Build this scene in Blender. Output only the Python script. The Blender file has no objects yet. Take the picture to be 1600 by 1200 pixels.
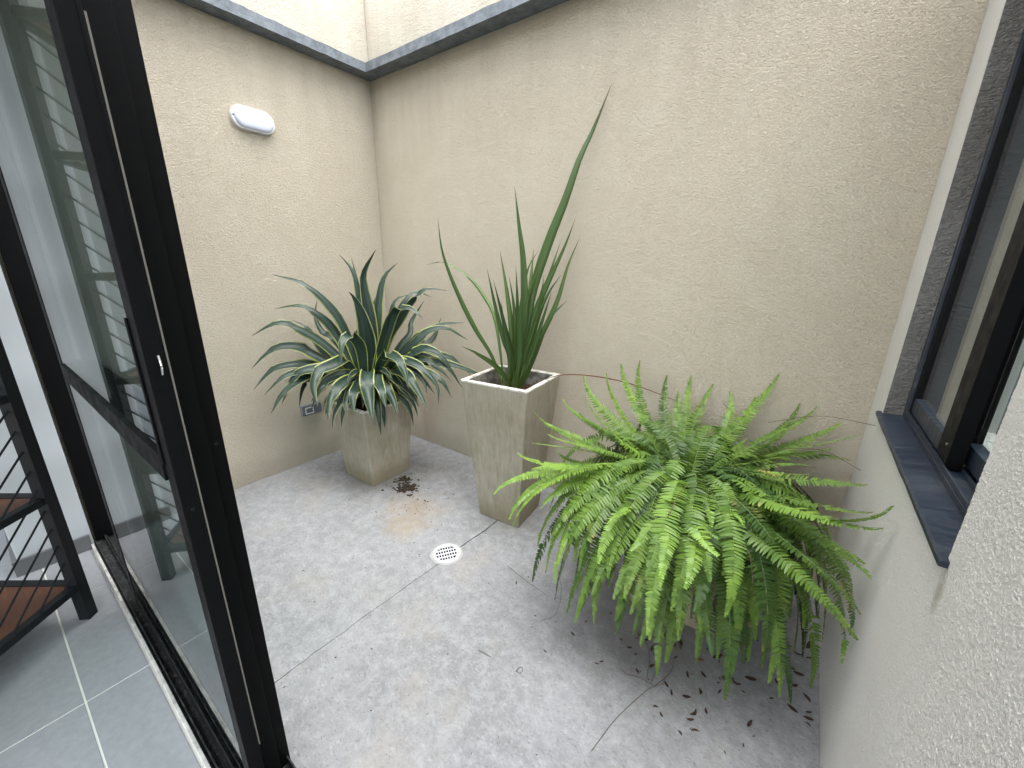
import bpy, bmesh, math, random
from mathutils import Vector, Matrix, noise
random.seed(7)
R = math.radians
scene = bpy.context.scene
COL = scene.collection

# ------------------------------------------------------------ camera, sky, sun, exposure
F = 622.234
CP = Vector((2.59990, -1.92685, 1.32015))
CR = Vector((0.80572728, 0.59212142, 0.01399187))
CU = Vector((-0.17997356, 0.2222553, 0.95823384))
CW = Vector((-0.56428101, 0.77459332, -0.28564336))
cam = bpy.data.cameras.new('camera'); camo = bpy.data.objects.new('camera', cam); COL.objects.link(camo)
camo.matrix_world = Matrix(((CR.x, CU.x, -CW.x, CP.x), (CR.y, CU.y, -CW.y, CP.y), (CR.z, CU.z, -CW.z, CP.z), (0, 0, 0, 1)))
cam.sensor_fit = 'HORIZONTAL'; cam.sensor_width = 36.0; cam.lens = 36.0 * F / 1600.0
cam.clip_start = 0.02; cam.clip_end = 500
scene.camera = camo

SUN_EL, SUN_AZ = 80.0, 100.0
world = bpy.data.worlds.new('World'); scene.world = world; world.use_nodes = True
wn, wl = world.node_tree.nodes, world.node_tree.links
bgn = wn['Background']
sky = wn.new('ShaderNodeTexSky'); sky.sky_type = 'NISHITA'; sky.sun_disc = False
sky.sun_elevation = R(SUN_EL); sky.sun_rotation = R(SUN_AZ)
hs = wn.new('ShaderNodeHueSaturation'); hs.inputs['Saturation'].default_value = 0.22
wl.new(sky.outputs[0], hs.inputs['Color']); wl.new(hs.outputs[0], bgn.inputs[0])
bgn.inputs[1].default_value = 0.15

sl = bpy.data.lights.new('sun', 'SUN'); sl.energy = 1.0; sl.angle = R(75); sl.color = (1.0, 0.965, 0.91)
so = bpy.data.objects.new('sun', sl); COL.objects.link(so)
sd = Vector((math.sin(R(SUN_AZ)) * math.cos(R(SUN_EL)), math.cos(R(SUN_AZ)) * math.cos(R(SUN_EL)), math.sin(R(SUN_EL))))
so.rotation_euler = sd.to_track_quat('Z', 'Y').to_euler()
scene.view_settings.view_transform = 'Standard'; scene.view_settings.look = 'None'
scene.view_settings.gamma = 1.0; scene.view_settings.exposure = 2.8
scene.view_settings.use_curve_mapping = False
scene.render.engine = 'CYCLES'
scene.cycles.max_bounces = 10; scene.cycles.diffuse_bounces = 6; scene.cycles.glossy_bounces = 4
scene.cycles.transmission_bounces = 8; scene.cycles.transparent_max_bounces = 16
scene.cycles.use_denoising = True
scene.cycles.caustics_reflective = False; scene.cycles.caustics_refractive = False

# ------------------------------------------------------------ helpers: objects
def tag(o, label=None, cat=None, group=None, kind=None):
    if label: o['label'] = label
    if cat: o['category'] = cat
    if group: o['group'] = group
    if kind: o['kind'] = kind
    return o

def empty(name, loc=(0, 0, 0), rz=0.0):
    o = bpy.data.objects.new(name, None); COL.objects.link(o)
    o.location = loc; o.rotation_euler = (0, 0, rz); o.empty_display_size = .05
    return o

def mesh_obj(name, verts, faces, mat, parent=None, smooth=False, attrs=None):
    me = bpy.data.meshes.new(name)
    me.from_pydata([tuple(v) for v in verts], [], faces)
    if attrs:
        for k, vals in attrs.items():
            a = me.attributes.new(k, 'FLOAT', 'POINT'); a.data.foreach_set('value', vals)
    if mat: me.materials.append(mat)
    if smooth: me.polygons.foreach_set('use_smooth', [True] * len(me.polygons))
    me.update()
    o = bpy.data.objects.new(name, me); COL.objects.link(o)
    if parent: o.parent = parent
    return o

class MB:
    def __init__(s): s.v = []; s.f = []; s.a = {}
    def add(s, vs, fs):
        n = len(s.v); s.v += [Vector(v) for v in vs]; s.f += [tuple(i + n for i in f) for f in fs]
    def box(s, x0, x1, y0, y1, z0, z1, bev=0.0, M=None):
        if bev <= 0:
            vs = [(x, y, z) for z in (z0, z1) for y in (y0, y1) for x in (x0, x1)]
            fs = [(0, 2, 3, 1), (4, 5, 7, 6), (0, 1, 5, 4), (2, 6, 7, 3), (0, 4, 6, 2), (1, 3, 7, 5)]
        else:
            bm = bmesh.new(); bmesh.ops.create_cube(bm, size=1.0)
            for v in bm.verts:
                v.co = Vector(((x0 + x1) / 2 + v.co.x * (x1 - x0), (y0 + y1) / 2 + v.co.y * (y1 - y0), (z0 + z1) / 2 + v.co.z * (z1 - z0)))
            bmesh.ops.bevel(bm, geom=bm.edges[:], offset=bev, segments=2, affect='EDGES', profile=.6)
            bm.verts.index_update()
            vs = [v.co.copy() for v in bm.verts]; fs = [tuple(v.index for v in f.verts) for f in bm.faces]; bm.free()
        if M: vs = [M @ Vector(v) for v in vs]
        s.add(vs, fs); return s
    def beam(s, a, b, w, h, up=Vector((0, 0, 1))):
        a, b = Vector(a), Vector(b); t = (b - a).normalized(); sd_ = t.cross(up)
        if sd_.length < 1e-4: sd_ = t.cross(Vector((1, 0, 0)))
        sd_.normalize(); u = sd_.cross(t).normalized()
        vs = [p + sd_ * (i * w / 2) + u * (j * h / 2) for p in (a, b) for j in (-1, 1) for i in (-1, 1)]
        s.add(vs, [(0, 1, 3, 2), (4, 6, 7, 5), (0, 4, 5, 1), (2, 3, 7, 6), (0, 2, 6, 4), (1, 5, 7, 3)]); return s
    def tube(s, pts, r, n=6, r1=None):
        pts = [Vector(p) for p in pts]; m = len(pts); vs = []; fs = []
        for i, p in enumerate(pts):
            t = (pts[min(i + 1, m - 1)] - pts[max(i - 1, 0)]).normalized()
            a = t.cross(Vector((0, 0, 1)));
            if a.length < 1e-3: a = t.cross(Vector((1, 0, 0)))
            a.normalize(); b = t.cross(a)
            rr = r if r1 is None else r + (r1 - r) * i / (m - 1)
            vs += [p + (a * math.cos(2 * math.pi * k / n) + b * math.sin(2 * math.pi * k / n)) * rr for k in range(n)]
        for i in range(m - 1):
            for k in range(n):
                fs.append((i * n + k, i * n + (k + 1) % n, (i + 1) * n + (k + 1) % n, (i + 1) * n + k))
        fs.append(tuple(range(n))[::-1]); fs.append(tuple(range((m - 1) * n, m * n)))
        s.add(vs, fs); return s
    def build(s, name, mat, parent=None, smooth=False):
        return mesh_obj(name, s.v, s.f, mat, parent, smooth)

# a picture direction turned into a place: the point at horizontal distance D in front of the camera,
# kept on the near side of the walls it would touch
HF = Vector((math.sin(-0.62959), math.cos(-0.62959), 0))
WX = 2.858
HC = 2.468
def ray(px, py): return CR * ((px - 800) / F) - CU * ((py - 600) / F) + CW
def at(px, py, D, clear=.012):
    d = ray(px, py); t = D / d.dot(HF)
    for ax, lim, sg in ((0, clear, -1), (1, -clear, 1), (0, WX - clear, 1)):
        if d[ax] * sg > 0:
            t = min(t, (lim - CP[ax]) / d[ax])
    return CP + d * t
def on_floor(px, py, z=0.0):
    d = ray(px, py); return CP + d * ((z - CP.z) / d.z)

# ------------------------------------------------------------ helpers: materials
class Mat:
    def __init__(s, name, rough=.6, color=(.5, .5, .5), spec=.5, metal=0.0):
        s.m = bpy.data.materials.new(name); s.m.use_nodes = True
        s.n, s.l = s.m.node_tree.nodes, s.m.node_tree.links
        s.p = s.n['Principled BSDF']
        s.p.inputs['Base Color'].default_value = (*color, 1); s.p.inputs['Roughness'].default_value = rough
        s.p.inputs['Specular IOR Level'].default_value = spec; s.p.inputs['Metallic'].default_value = metal
        s.geo = s.n.new('ShaderNodeNewGeometry')
    def pos(s, scale=(1, 1, 1), rot=(0, 0, 0)):
        mp = s.n.new('ShaderNodeMapping'); mp.inputs['Scale'].default_value = scale; mp.inputs['Rotation'].default_value = rot
        s.l.new(s.geo.outputs['Position'], mp.inputs['Vector']); return mp.outputs[0]
    def noise(s, scale, vec=None, detail=3, rough=.55, dist=0.0):
        t = s.n.new('ShaderNodeTexNoise'); t.inputs['Scale'].default_value = scale; t.inputs['Detail'].default_value = detail
        t.inputs['Roughness'].default_value = rough; t.inputs['Distortion'].default_value = dist
        s.l.new(vec or s.geo.outputs['Position'], t.inputs['Vector']); return t.outputs['Fac']
    def voro(s, scale, vec=None, feature='F1', out='Distance'):
        t = s.n.new('ShaderNodeTexVoronoi'); t.inputs['Scale'].default_value = scale; t.feature = feature
        s.l.new(vec or s.geo.outputs['Position'], t.inputs['Vector']); return t.outputs[out]
    def ramp(s, fac, stops):
        r = s.n.new('ShaderNodeValToRGB'); e = r.color_ramp.elements
        while len(e) < len(stops): e.new(.5)
        for el, (p_, c) in zip(e, stops):
            el.position = p_; el.color = (c, c, c, 1) if not isinstance(c, tuple) else (*c, 1)
        s.l.new(fac, r.inputs[0]); return r.outputs[0]
    def mix(s, fac, a, b, mode='MIX'):
        m = s.n.new('ShaderNodeMix'); m.data_type = 'RGBA'; m.blend_type = mode
        for sock, v in ((m.inputs[0], fac), (m.inputs[6], a), (m.inputs[7], b)):
            if hasattr(v, 'is_output'): s.l.new(v, sock)
            elif isinstance(v, tuple): sock.default_value = (*v, 1)
            else: sock.default_value = v
        return m.outputs[2]
    def math(s, op, a, b=0.0, c=None, clamp=False):
        m = s.n.new('ShaderNodeMath'); m.operation = op; m.use_clamp = clamp
        for i, v in enumerate((a, b) if c is None else (a, b, c)):
            if hasattr(v, 'is_output'): s.l.new(v, m.inputs[i])
            else: m.inputs[i].default_value = v
        return m.outputs[0]
    def attr(s, name):
        t = s.n.new('ShaderNodeAttribute'); t.attribute_name = name; return t.outputs['Fac']
    def xyz(s):
        t = s.n.new('ShaderNodeSeparateXYZ'); s.l.new(s.geo.outputs['Position'], t.inputs[0]); return t.outputs
    def spot(s, x, y, r, soft=.5, z=None):
        """mask 1 inside a ragged blotch about (x, y)"""
        o = s.xyz()
        dx = s.math('SUBTRACT', o[0], x); dy = s.math('SUBTRACT', o[1], y)
        d = s.math('SQRT', s.math('ADD', s.math('MULTIPLY', dx, dx), s.math('MULTIPLY', dy, dy)))
        d = s.math('ADD', d, s.math('MULTIPLY', s.math('SUBTRACT', s.noise(9, detail=4), .5), r * 1.3))
        mr = s.n.new('ShaderNodeMapRange'); mr.inputs['From Min'].default_value = r; mr.inputs['From Max'].default_value = r * (1 - soft)
        s.l.new(d, mr.inputs['Value']); return mr.outputs[0]
    def col(s, c): s.l.new(c, s.p.inputs['Base Color']); return s
    def rou(s, c): s.l.new(c, s.p.inputs['Roughness']); return s
    def bump(s, h, dist=.002, strength=1.0):
        b = s.n.new('ShaderNodeBump'); b.inputs['Distance'].default_value = dist; b.inputs['Strength'].default_value = strength
        s.l.new(h, b.inputs['Height'])
        if s.p.inputs['Normal'].is_linked: s.l.new(s.p.inputs['Normal'].links[0].from_socket, b.inputs['Normal'])
        s.l.new(b.outputs[0], s.p.inputs['Normal']); return s

def stucco_mat(name, base, dark, light, grain=85, depth=.004, stretch=(1, 1, 1.6), dirt_shade=True):
    m = Mat(name, .93, spec=.2)
    big = m.noise(1.6, detail=5, rough=.6); mid = m.noise(7, detail=4)
    c = m.mix(m.ramp(big, [(.36, 0.), (.66, 1.)]), dark, base)
    c = m.mix(m.math('MULTIPLY', m.ramp(mid, [(.5, 0.), (.72, 1.)]), .45), c, light)
    drip = m.noise(5, m.pos((6, 6, .5)), detail=4)
    if dirt_shade:
        top = m.math('MULTIPLY', m.math('SUBTRACT', m.math('ADD', m.xyz()[2], m.math('MULTIPLY', m.noise(2.5, detail=5), 1.1)), 2.25), 1.6, clamp=True)
        c = m.mix(m.math('MULTIPLY', top, m.math('MULTIPLY', m.ramp(m.noise(4, m.pos((3, 3, .35)), detail=6), [(.42, 0.), (.62, 1.)]), .17)), c, tuple(k * .62 for k in dark))
        c = m.mix(m.math('MULTIPLY', m.ramp(m.noise(1.9, m.pos((1, 1, 1), (1, 0, 2)), detail=7, rough=.7), [(.56, 0.), (.68, 1.)]), .2), c, tuple(min(.82, k * 1.12) for k in light))
    if dirt_shade: c = m.mix(m.math('MULTIPLY', m.ramp(drip, [(.54, 0.), (.72, 1.)]), .28), c, dark)
    if dirt_shade:
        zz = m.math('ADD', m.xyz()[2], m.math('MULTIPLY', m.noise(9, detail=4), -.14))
        c = m.mix(m.math('MULTIPLY', m.ramp(zz, [(-.03, 1.), (.10, 0.)]), .35), c, tuple(k * .6 for k in dark))  # darker foot paints in the shade where wall meets floor
    if name == 'white_roughcast':
        o_ = m.xyz(); dy = m.math('DIVIDE', m.math('ADD', o_[1], 1.082), .022); dz = m.math('DIVIDE', m.math('SUBTRACT', o_[2], .815), .060)
        dd = m.math('ADD', m.math('ADD', m.math('MULTIPLY', dy, dy), m.math('MULTIPLY', dz, dz)), m.math('MULTIPLY', m.noise(40, detail=3), .6))
        c = m.mix(m.math('MULTIPLY', m.ramp(dd, [(.25, 1.), (1., 0.)]), .55), c, (.33, .27, .19))
    v = m.pos(stretch)
    g1 = m.noise(grain, v, detail=3, rough=.6, dist=1.2)
    g2 = m.noise(grain * .38, v, detail=2, dist=.8)
    g3 = m.noise(3.2, detail=3)
    c = m.mix(m.math('MULTIPLY', m.ramp(g1, [(.36, 1.), (.46, 0.)]), .18), c, tuple(k * .45 for k in dark))
    m.col(c)
    m.bump(m.ramp(g1, [(.35, 0.), (.68, 1.)]), depth, .9)
    m.bump(g2, depth * 1.4, .4)
    m.bump(g3, .02, .35)
    return m.m

M = {}
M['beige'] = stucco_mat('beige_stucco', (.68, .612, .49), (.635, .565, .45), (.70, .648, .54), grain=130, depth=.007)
M['beige_dimmed'] = stucco_mat('beige_stucco_dimmed', (.52, .485, .41), (.47, .43, .35), (.57, .545, .48), grain=60, depth=.002)  # same stucco, colour lowered against the sky's glare on the upper wall
M['white_wall'] = stucco_mat('white_roughcast', (.82, .795, .74), (.78, .755, .70), (.84, .82, .78), grain=230, depth=.0040, stretch=(1, 1, 1), dirt_shade=False)
M['render_grey'] = stucco_mat('grey_render', (.19, .185, .175), (.14, .135, .125), (.25, .245, .235), grain=60, depth=.006)
m = Mat('interior_paint', .7, (.48, .52, .54), .3); m.bump(m.noise(260, detail=2), .0006, .5); M['paint'] = m.m
M['paint_grey_dim'] = Mat('dim_grey_interior_paint', .7, (.26, .28, .29), .3).m  # grey darkened in colour to make the rooms look dim
m = Mat('ceiling_paint', .8, (.7, .7, .69), .2); M['ceiling'] = m.m

# concrete floor
m = Mat('concrete_floor', .72, spec=.35)
n1 = m.noise(2.2, detail=8, rough=.68); n2 = m.noise(21, detail=10, rough=.78); n3 = m.noise(85, m.pos((1, 1.7, 1), (0, 0, .5)), detail=4, rough=.7, dist=.4)
c = m.mix(m.ramp(n1, [(.32, 0.), (.66, 1.)]), (.190, .194, .200), (.262, .267, .276))
c = m.mix(m.math('MULTIPLY', m.ramp(n2, [(.46, 0.), (.70, 1.)]), .5), c, (.45, .455, .47))
c = m.mix(m.math('MULTIPLY', m.ramp(n2, [(.32, 1.), (.46, 0.)]), .45), c, (.165, .172, .175))
c = m.mix(m.math('MULTIPLY', m.ramp(n3, [(.58, 0.), (.66, 1.)]), .4), c, (.47, .47, .485))
c = m.mix(m.math('MULTIPLY', m.ramp(n3, [(.36, 1.), (.42, 0.)]), .7), c, (.15, .147, .14))
warm = m.noise(3.1, m.pos((1, 1, 1), (0, 0, 1)), detail=5)
c = m.mix(m.math('MULTIPLY', m.ramp(warm, [(.52, 0.), (.70, 1.)]), .35), c, (.30, .27, .225))
c = m.mix(m.math('MULTIPLY', m.spot(1.02, -.68, .22, .9), .45), c, (.29, .21, .12))
c = m.mix(m.math('MULTIPLY', m.spot(1.12, -.82, .12, .9), .40), c, (.31, .24, .14))
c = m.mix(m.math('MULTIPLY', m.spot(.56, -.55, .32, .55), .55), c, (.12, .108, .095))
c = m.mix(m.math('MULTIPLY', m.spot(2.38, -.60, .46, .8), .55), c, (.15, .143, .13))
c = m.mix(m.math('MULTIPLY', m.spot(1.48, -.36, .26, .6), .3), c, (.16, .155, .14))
m.col(c); m.rou(m.ramp(n1, [(.3, .62), (.7, .82)]))
m.bump(n3, .0016, .6); m.bump(n2, .003, .45)
M['concrete'] = m.m
m = Mat('dark_joint', .95, (.07, .066, .058), .1); M['joint'] = m.m
m = Mat('drain_mortar', .9, (.36, .36, .345), .2); m.bump(m.noise(120), .002, .6); M['mortar'] = m.m

# planters
def pot_mat(name, a, b, d, moss):
    m = Mat(name, .85, spec=.3)
    st = m.noise(9, m.pos((7, 7, .9)), detail=6, rough=.7); bl = m.noise(4.5, detail=6, rough=.65)
    c = m.mix(m.ramp(bl, [(.35, 0.), (.65, 1.)]), a, b)
    c = m.mix(m.math('MULTIPLY', m.ramp(st, [(.50, 0.), (.66, 1.)]), .50), c, d)
    c = m.mix(m.math('MULTIPLY', m.ramp(st, [(.30, 1.), (.44, 0.)]), .35), c, (.47, .45, .39))
    mo = m.noise(6, m.pos((1, 1, .6)), detail=6, rough=.7)
    c = m.mix(m.math('MULTIPLY', m.ramp(mo, [(.52, 0.), (.68, 1.)]), .6), c, moss)
    z = m.xyz()[2]
    low = m.math('ADD', z, m.math('MULTIPLY', m.noise(14, detail=4), -.10))
    c = m.mix(m.math('MULTIPLY', m.ramp(low, [(-.02, 1.), (.07, 0.)]), .6), c, (.20, .165, .10))
    m.col(c); m.bump(m.noise(70, detail=4, dist=.6), .0018, .5); m.bump(bl, .006, .4)
    return m.m
M['pot'] = pot_mat('weathered_concrete_planter', (.275, .243, .182), (.335, .30, .235), (.18, .158, .118), (.20, .188, .115))
m = Mat('planter_inside', .95, spec=.1); m.col(m.mix(m.ramp(m.noise(22, detail=5), [(.4, 0.), (.6, 1.)]), (.10, .095, .08), (.25, .24, .21))); M['pot_in'] = m.m
m = Mat('planter_rim', .8, spec=.3); m.col(m.mix(m.ramp(m.noise(30, detail=5), [(.36, 0.), (.52, 1.)]), (.30, .285, .235), (.58, .565, .51))); M['rim'] = m.m
m = Mat('soil', .97, spec=.1); m.col(m.mix(m.noise(60, detail=4), (.022, .016, .011), (.075, .058, .04))); m.bump(m.noise(90, detail=4), .01, 1.); M['soil'] = m.m
m = Mat('coping_paint', .55, spec=.4); m.col(m.mix(m.ramp(m.noise(18, m.pos((1, 1, 1)), detail=6, rough=.7), [(.4, 0.), (.6, 1.)]), (.085, .10, .115), (.15, .17, .19))); m.bump(m.noise(40, detail=4), .004, .6); M['coping'] = m.m

# metals, plastics, glass
m = Mat('black_aluminium', .38, (.0032, .0034, .0038), .10)
m.rou(m.ramp(m.noise(30, detail=4), [(.3, .42), (.7, .6)])); m.bump(m.noise(600, detail=1), .0002, .4); M['black'] = m.m
m = Mat('navy_aluminium', .36, spec=.5)
sc_ = m.noise(12, m.pos((1, 5, 1), (0, 0, .5)), detail=8, rough=.75)
c = m.mix(m.ramp(sc_, [(.62, 0.), (.70, 1.)]), (.012, .018, .030), (.08, .10, .12))
c = m.mix(m.math('MULTIPLY', m.ramp(m.noise(5, detail=5), [(.5, 0.), (.7, 1.)]), .3), c, (.07, .075, .08))
m.col(c); m.rou(m.ramp(sc_, [(.4, .33), (.7, .6)])); M['navy'] = m.m
m = Mat('dusty_track', .6, spec=.4); m.col(m.mix(m.ramp(m.noise(50, detail=6, rough=.75), [(.5, 0.), (.72, 1.)]), (.014, .018, .018), (.13, .13, .125))); M['track'] = m.m
M['steel_rack'] = Mat('charcoal_painted_steel', .5, (.008, .010, .012), .25).m
M['silver'] = Mat('brushed_metal', .3, (.62, .62, .60), .5, 1.0).m
m = Mat('threshold_edge', .45, spec=.4); m.col(m.mix(m.ramp(m.noise(16, detail=6, rough=.7), [(.35, 0.), (.6, 1.)]), (.34, .34, .31), (.66, .66, .63))); M['edge'] = m.m
M['gasket'] = Mat('pale_brush_seal', .6, (.15, .14, .125), .3).m
m = Mat('lamp_opal', .3, (.58, .61, .73), .5); M['opal'] = m.m
M['plastic'] = Mat('white_plastic', .4, (.68, .68, .71), .5).m
M['dark'] = Mat('hole_shade', .9, (.006, .006, .006), .1).m  # flat black painted for the shade inside holes and grooves
m = Mat('smoky_plastic', .15, (.16, .17, .20), .5); m.p.inputs['Transmission Weight'].default_value = .35; M['smoky'] = m.m
M['socket'] = Mat('grey_plastic', .35, (.20, .21, .23), .5).m
m = Mat('window_glass', .0, (.86, .92, .90), .5); m.p.inputs['Transmission Weight'].default_value = 1.0; m.p.inputs['IOR'].default_value = 1.5
# window glass must let daylight through: straight-through for shadow-casting, real reflection by Fresnel
tr = m.n.new('ShaderNodeBsdfTransparent'); tr.inputs[0].default_value = (.90, .96, .95, 1)
gl = m.n.new('ShaderNodeBsdfGlossy'); gl.inputs['Roughness'].default_value = .0
fr = m.n.new('ShaderNodeFresnel')
# the straight-through pane meets the same reflectance on its front and its back face
ior = m.math('ADD', 1.5, m.math('MULTIPLY', m.geo.outputs['Backfacing'], 1 / 1.5 - 1.5)); m.l.new(ior, fr.inputs['IOR'])
mx = m.n.new('ShaderNodeMixShader'); m.l.new(fr.outputs[0], mx.inputs[0]); m.l.new(tr.outputs[0], mx.inputs[1]); m.l.new(gl.outputs[0], mx.inputs[2])
m.l.new(mx.outputs[0], m.n['Material Output'].inputs[0]); M['glass'] = m.m
M['window_glass'] = m.m.copy(); M['window_glass'].name = 'reflective_window_glass'
for n_ in M['window_glass'].node_tree.nodes:
    if n_.type == 'MATH' and n_.operation == 'ADD': n_.inputs[0].default_value = 2.1
    if n_.type == 'MATH' and n_.operation == 'MULTIPLY': n_.inputs[1].default_value = 1 / 2.1 - 2.1
m = Mat('brown_board', .5, spec=.4); m.col(m.mix(m.noise(8, m.pos((2, 14, 2), (0, 0, .8)), detail=6), (.075, .028, .014), (.17, .070, .034))); M['board'] = m.m
m = Mat('grey_tile', .42, spec=.45)
tn = m.noise(40, detail=6, rough=.7)
m.col(m.mix(m.ramp(tn, [(.35, 0.), (.65, 1.)]), (.27, .283, .30), (.32, .333, .35))); m.rou(m.ramp(tn, [(.3, .36), (.7, .5)])); m.bump(m.noise(300), .0004, .5); M['tile'] = m.m
m = Mat('skirting_tile', .4, (.13, .135, .14), .5); M['skirting'] = m.m
m = Mat('grout', .9, (.80, .80, .75), .2); m.bump(m.noise(200), .001, .5); M['grout'] = m.m
m = Mat('earth', .95, (.20, .19, .17), .1); M['earth'] = m.m

def plant_mat(name, build, rough=.4, trans=.25, spec=.5):
    m = Mat(name, rough, spec=spec); c = build(m); m.col(c)
    tb = m.n.new('ShaderNodeBsdfTranslucent'); m.l.new(c, tb.inputs[0])
    mx = m.n.new('ShaderNodeMixShader'); mx.inputs[0].default_value = trans
    m.l.new(m.p.outputs[0], mx.inputs[1]); m.l.new(tb.outputs[0], mx.inputs[2])
    m.l.new(mx.outputs[0], m.n['Material Output'].inputs[0]); return m.m
def agave_col(m):
    u = m.math('ABSOLUTE', m.attr('across')); al = m.attr('along'); tn = m.attr('tone')
    st = m.noise(60, m.pos((1, 1, 1)), detail=3)
    g = m.mix(m.ramp(tn, [(0., 0.), (1., 1.)]), (.005, .018, .012), (.019, .045, .029))
    g = m.mix(m.math('MULTIPLY', st, .35), g, (.03, .058, .045))
    g = m.mix(m.math('MULTIPLY', m.ramp(m.math('ABSOLUTE', m.math('SUBTRACT', u, .30)), [(.0, 1.), (.10, 0.)]), .22), g, (.075, .125, .07))
    edge = m.mix(m.ramp(al, [(.25, 0.), (.75, 1.)]), (.33, .37, .07), (.26, .29, .12))
    wob = m.math('ADD', u, m.math('MULTIPLY', m.math('SUBTRACT', m.noise(25), .5), .14))
    c = m.mix(m.ramp(wob, [(.80, 0.), (.86, 1.)]), g, edge)
    return m.mix(m.ramp(al, [(.93, 0.), (.985, 1.)]), c, (.045, .025, .02))
M['agave'] = plant_mat('variegated_agave_leaf', agave_col, .46, .10)
def blade_col(m):
    u = m.attr('across'); al = m.attr('along'); tn = m.attr('tone')
    st = m.noise(9, m.n.new('ShaderNodeCombineXYZ').outputs[0])
    cx = m.n.new('ShaderNodeCombineXYZ'); m.l.new(m.math('MULTIPLY', u, 14.), cx.inputs[0]); m.l.new(m.math('MULTIPLY', al, 1.2), cx.inputs[1]); m.l.new(m.math('MULTIPLY', tn, 30.), cx.inputs[2])
    st = m.noise(1.0, cx.outputs[0], detail=3)
    g = m.mix(tn, (.022, .056, .008), (.085, .150, .032))
    g = m.mix(m.math('MULTIPLY', m.ramp(st, [(.45, 0.), (.7, 1.)]), .5), g, (.08, .15, .035))
    g = m.mix(m.ramp(al, [(.0, 1.), (.16, 0.)]), g, (.13, .17, .05))
    return m.mix(m.ramp(al, [(.91, 0.), (.99, 1.)]), g, (.12, .07, .035))
M['blade'] = plant_mat('sword_leaf', blade_col, .42, .25)
def fern_col(m):
    al = m.attr('along'); tn = m.attr('tone'); u = m.math('ABSOLUTE', m.attr('across'))
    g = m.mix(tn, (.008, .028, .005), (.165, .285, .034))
    g = m.mix(m.math('MULTIPLY', m.ramp(al, [(.55, 0.), (1., 1.)]), m.math('MULTIPLY', tn, .75)), g, (.25, .41, .065))
    g = m.mix(m.math('MULTIPLY', m.ramp(u, [(.0, 1.), (.14, 0.)]), .5), g, (.30, .36, .12))
    g = m.mix(m.math('MULTIPLY', m.ramp(m.noise(16, detail=3), [(.40, 1.), (.60, 0.)]), .4), g, (.045, .11, .03))
    dry = m.math('MULTIPLY', m.ramp(m.noise(7, detail=3), [(.64, 0.), (.70, 1.)]), m.ramp(u, [(.3, 0.), (.9, .8)]))
    return m.mix(dry, g, (.40, .33, .13))
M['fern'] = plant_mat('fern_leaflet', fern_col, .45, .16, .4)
def dry_col(m): return m.mix(m.noise(30), (.018, .009, .005), (.075, .034, .017))
M['dry'] = plant_mat('dry_leaf', dry_col, .7, .1)
M['dry_frond'] = plant_mat('withered_frond', lambda m: m.mix(m.noise(30), (.10, .055, .025), (.24, .17, .07)), .7, .15)
M['twig'] = Mat('brown_twig', .8, (.10, .07, .045), .2).m
M['dry_red'] = plant_mat('reddish_dry_leaf', lambda m: m.mix(m.noise(40), (.16, .05, .025), (.28, .10, .05)), .6, .1)

# ============================================================ SETTING
# ground reaching the horizon, then the patio slabs and the indoor tile floor
tag(mesh_obj('ground', [(-120, -120, -.045), (120, -120, -.045), (120, 120, -.045), (-120, 120, -.045)], [(0, 1, 2, 3)], M['earth']), kind='structure')

def wob(t, s, amp): return amp * noise.noise(Vector((t * 6.0, s, 0))) + amp * .7 * noise.noise(Vector((t * 27.0, s + 9, 0)))
patio = empty('patio_floor'); tag(patio, kind='structure')
def joint_x(y): return 1.405 + .05 * (y + 1.67) / 1.2 + wob(y, 3, .006)
def slab(side):
    # a slab with ragged edges against the walls and along the joint
    N = 120; ys = [-1.666 + (1.666 - .005) * i / N for i in range(N + 1)]
    g = .0009
    if side == 0:
        L = [(.004 + abs(wob(y, 1, .006)), y) for y in ys]; Rr = [(joint_x(y) - g - (.0012 + abs(wob(y, 5, .0035)) if y > -.78 else abs(wob(y, 5, .0012))), y) for y in ys]
    else:
        L = [(joint_x(y) + g + (.0012 + abs(wob(y, 8, .0035)) if y > -.78 else abs(wob(y, 8, .0012))), y) for y in ys]; Rr = [(WX - .0015 - abs(wob(y, 2, .003)), y) for y in ys]
    K = 60; vs = []; fs = []
    for i in range(N + 1):
        for k in range(K + 1):
            t = k / K; x = L[i][0] + (Rr[i][0] - L[i][0]) * t; y = ys[i]
            if i == N: y = -.004 - abs(wob(x, 4, .006))
            z = 0.0
            if k in (0, K) : z = -.003
            elif i in (0, N): z = -.002
            vs.append((x, y, z))
    W1 = K + 1
    for i in range(N):
        for k in range(K): fs.append((i * W1 + k, i * W1 + k + 1, (i + 1) * W1 + k + 1, (i + 1) * W1 + k))
    # skirts
    ring = [k for k in range(W1)] + [i * W1 + K for i in range(1, N + 1)] + [N * W1 + k for k in range(K - 1, -1, -1)] + [i * W1 for i in range(N - 1, 0, -1)]
    b0 = len(vs); vs += [(vs[i][0], vs[i][1], -.03) for i in ring]
    for j in range(len(ring)):
        j2 = (j + 1) % len(ring); fs.append((ring[j2], ring[j], b0 + j, b0 + j2))
    mesh_obj('concrete_slab', vs, fs, M['concrete'], patio)
slab(0); slab(1)
MB().box(-.02, WX + .02, -1.668, .02, -.04, -.016).build('joint_bed', M['joint'], patio)

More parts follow.
